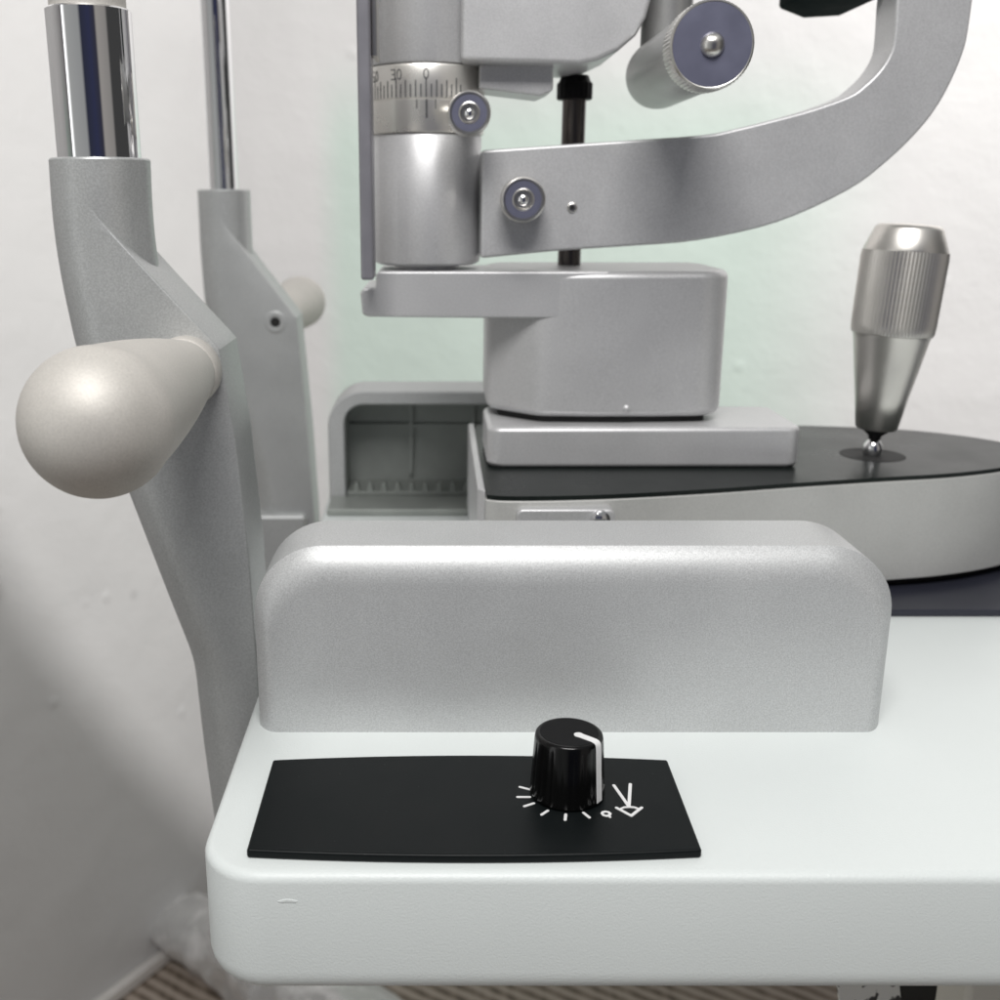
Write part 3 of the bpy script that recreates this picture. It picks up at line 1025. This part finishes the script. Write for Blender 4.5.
BX, BY = -176, 990
grid = [[bag.bm.verts.new(Vector(bagpt(i / NU, j / NV)) * S) for i in range(NU)] for j in range(NV + 1)]
for j in range(NV):
    for i in range(NU):
        bag.bm.faces.new((grid[j][i], grid[j][(i + 1) % NU], grid[j + 1][(i + 1) % NU], grid[j + 1][i]))
bag.bm.faces.new(grid[0]); bag.bm.faces.new(list(reversed(grid[-1])))
tag(bag.build('plastic_wrapping', M['film'], smooth=70), 'crumpled clear plastic wrapping on the wood floor below the table corner', 'wrapping')

# ------------------------------------------------------------------ camera
W = bpy.data.worlds.new('World')
bpy.context.scene.world = W
cam = bpy.data.cameras.new('camera')
co = bpy.data.objects.new('camera', cam)
C.objects.link(co)
co.location = (0, 0, 139.5 * S)
pitch = math.atan(300 / 1083)
co.rotation_euler = (PI / 2 - pitch, 0, 0)
cam.sensor_width = 36
cam.lens = 36 * 1083 / 1000
cam.shift_x = 65 / 1000
cam.clip_start = .01
cam.clip_end = 20
cam.dof.use_dof = True
cam.dof.focus_distance = 0.262
cam.dof.aperture_fstop = 21.0
bpy.context.scene.camera = co

# ------------------------------------------------------------------ light
W.use_nodes = True
nt = W.node_tree
bg = nt.nodes['Background']
tc = nt.nodes.new('ShaderNodeTexCoord')
sp = nt.nodes.new('ShaderNodeSeparateXYZ')
nt.links.new(tc.outputs['Generated'], sp.inputs['Vector'])


def wramp(sock, lo, hi, stops):
    mr = nt.nodes.new('ShaderNodeMapRange')
    mr.inputs['From Min'].default_value = lo
    mr.inputs['From Max'].default_value = hi
    nt.links.new(sock, mr.inputs['Value'])
    cr = nt.nodes.new('ShaderNodeValToRGB')
    el = cr.color_ramp.elements
    el[0].position = (stops[0][0] - lo) / (hi - lo); el[0].color = (*stops[0][1], 1)
    el[1].position = (stops[-1][0] - lo) / (hi - lo); el[1].color = (*stops[-1][1], 1)
    for p_, c_ in stops[1:-1]:
        e_ = el.new((p_ - lo) / (hi - lo)); e_.color = (*c_, 1)
    nt.links.new(mr.outputs['Result'], cr.inputs['Fac'])
    return cr.outputs['Color']


# the rest of the room: floor, furniture and people behind the viewer, pale walls and windows to the sides, ceiling
vert = wramp(sp.outputs['Z'], -1, 1, [(-1, (.14, .12, .10)), (-.25, (.24, .23, .22)), (.0, (.35, .35, .36)), (.45, (.38, .39, .40)), (1, (.55, .56, .57))])
neg = nt.nodes.new('ShaderNodeMath'); neg.operation = 'MULTIPLY'; neg.inputs[1].default_value = -1
nt.links.new(sp.outputs['Y'], neg.inputs[0])
at = nt.nodes.new('ShaderNodeMath'); at.operation = 'ARCTAN2'
nt.links.new(sp.outputs['X'], at.inputs[0]); nt.links.new(neg.outputs[0], at.inputs[1])
az_col = wramp(at.outputs[0], -PI, PI, [(-PI, (.5, .5, .5)), (-1.75, (.42, .43, .42)), (-1.36, (.30, .31, .31)), (-1.25, (3.4, 3.4, 3.4)), (-.98, (3.4, 3.4, 3.4)),
                                      (-.85, (.62, .63, .62)), (-.22, (.52, .53, .53)), (-.10, (.05, .055, .09)), (.25, (.055, .062, .13)), (.52, (.06, .06, .09)),
                                      (.62, (.55, .52, .49)), (1.05, (.45, .43, .41)), (1.15, (.09, .09, .09)), (2.3, (.09, .09, .09)), (2.6, (.4, .4, .4)), (PI, (.5, .5, .5))])
band = wramp(sp.outputs['Z'], -1, 1, [(-.85, (0, 0, 0)), (-.45, (1, 1, 1)), (.42, (1, 1, 1)), (.62, (0, 0, 0))])
mixw = nt.nodes.new('ShaderNodeMix'); mixw.data_type = 'RGBA'
nt.links.new(band, mixw.inputs['Factor'])
nt.links.new(vert, mixw.inputs['A']); nt.links.new(az_col, mixw.inputs['B'])
nt.links.new(mixw.outputs['Result'], bg.inputs['Color'])
bg.inputs['Strength'].default_value = .56


def area(name, loc, target, size, power, color=(1, 1, 1), spread=180):
    l = bpy.data.lights.new(name, 'AREA')
    l.shape = 'RECTANGLE'
    l.size, l.size_y = size
    l.energy = power
    l.color = color
    l.spread = math.radians(spread)
    o = bpy.data.objects.new(name, l)
    C.objects.link(o)
    o.location = loc
    o.rotation_euler = (Vector(target) - Vector(loc)).to_track_quat('-Z', 'Y').to_euler()
    return o


area('lamp_over_table', (-.03, -.225, .815), (.06, .34, .05), (.46, .32), 7.8, (1, .985, .965))
# added spot: its cone edge makes the slanting shadow on the left wall
P = Vector((.8, .05, .85))
A = Vector((-.397, .927, -.212)); B = Vector((-.25, 1.152, -.647))
m_ = ((A + B) / 2 - P).normalized()
n_ = (A - P).cross(B - P).normalized()
if n_.dot(Vector((.2, .9, .3)) - P) < 0:
    n_ = -n_
HA = math.radians(42)
ax3 = m_ * math.cos(HA) + n_ * math.sin(HA)
lw = bpy.data.lights.new('added_wall_spot', 'SPOT')
lw.energy = 74
lw.spot_size = HA * 2
lw.spot_blend = .012
lw.shadow_soft_size = .035
lw.color = (1, .985, .97)
so = bpy.data.objects.new('added_wall_spot', lw)
C.objects.link(so)
so.location = P
so.rotation_euler = ax3.to_track_quat('-Z', 'Y').to_euler()

sc_ = bpy.context.scene
sc_.view_settings.view_transform = 'Standard'
sc_.view_settings.look = 'None'
sc_.view_settings.gamma = 1
sc_.view_settings.use_curve_mapping = False
sc_.view_settings.exposure = 0.0
sc_.cycles.use_denoising = True
sc_.cycles.denoiser = 'OPENIMAGEDENOISE'
sc_.cycles.max_bounces = 8
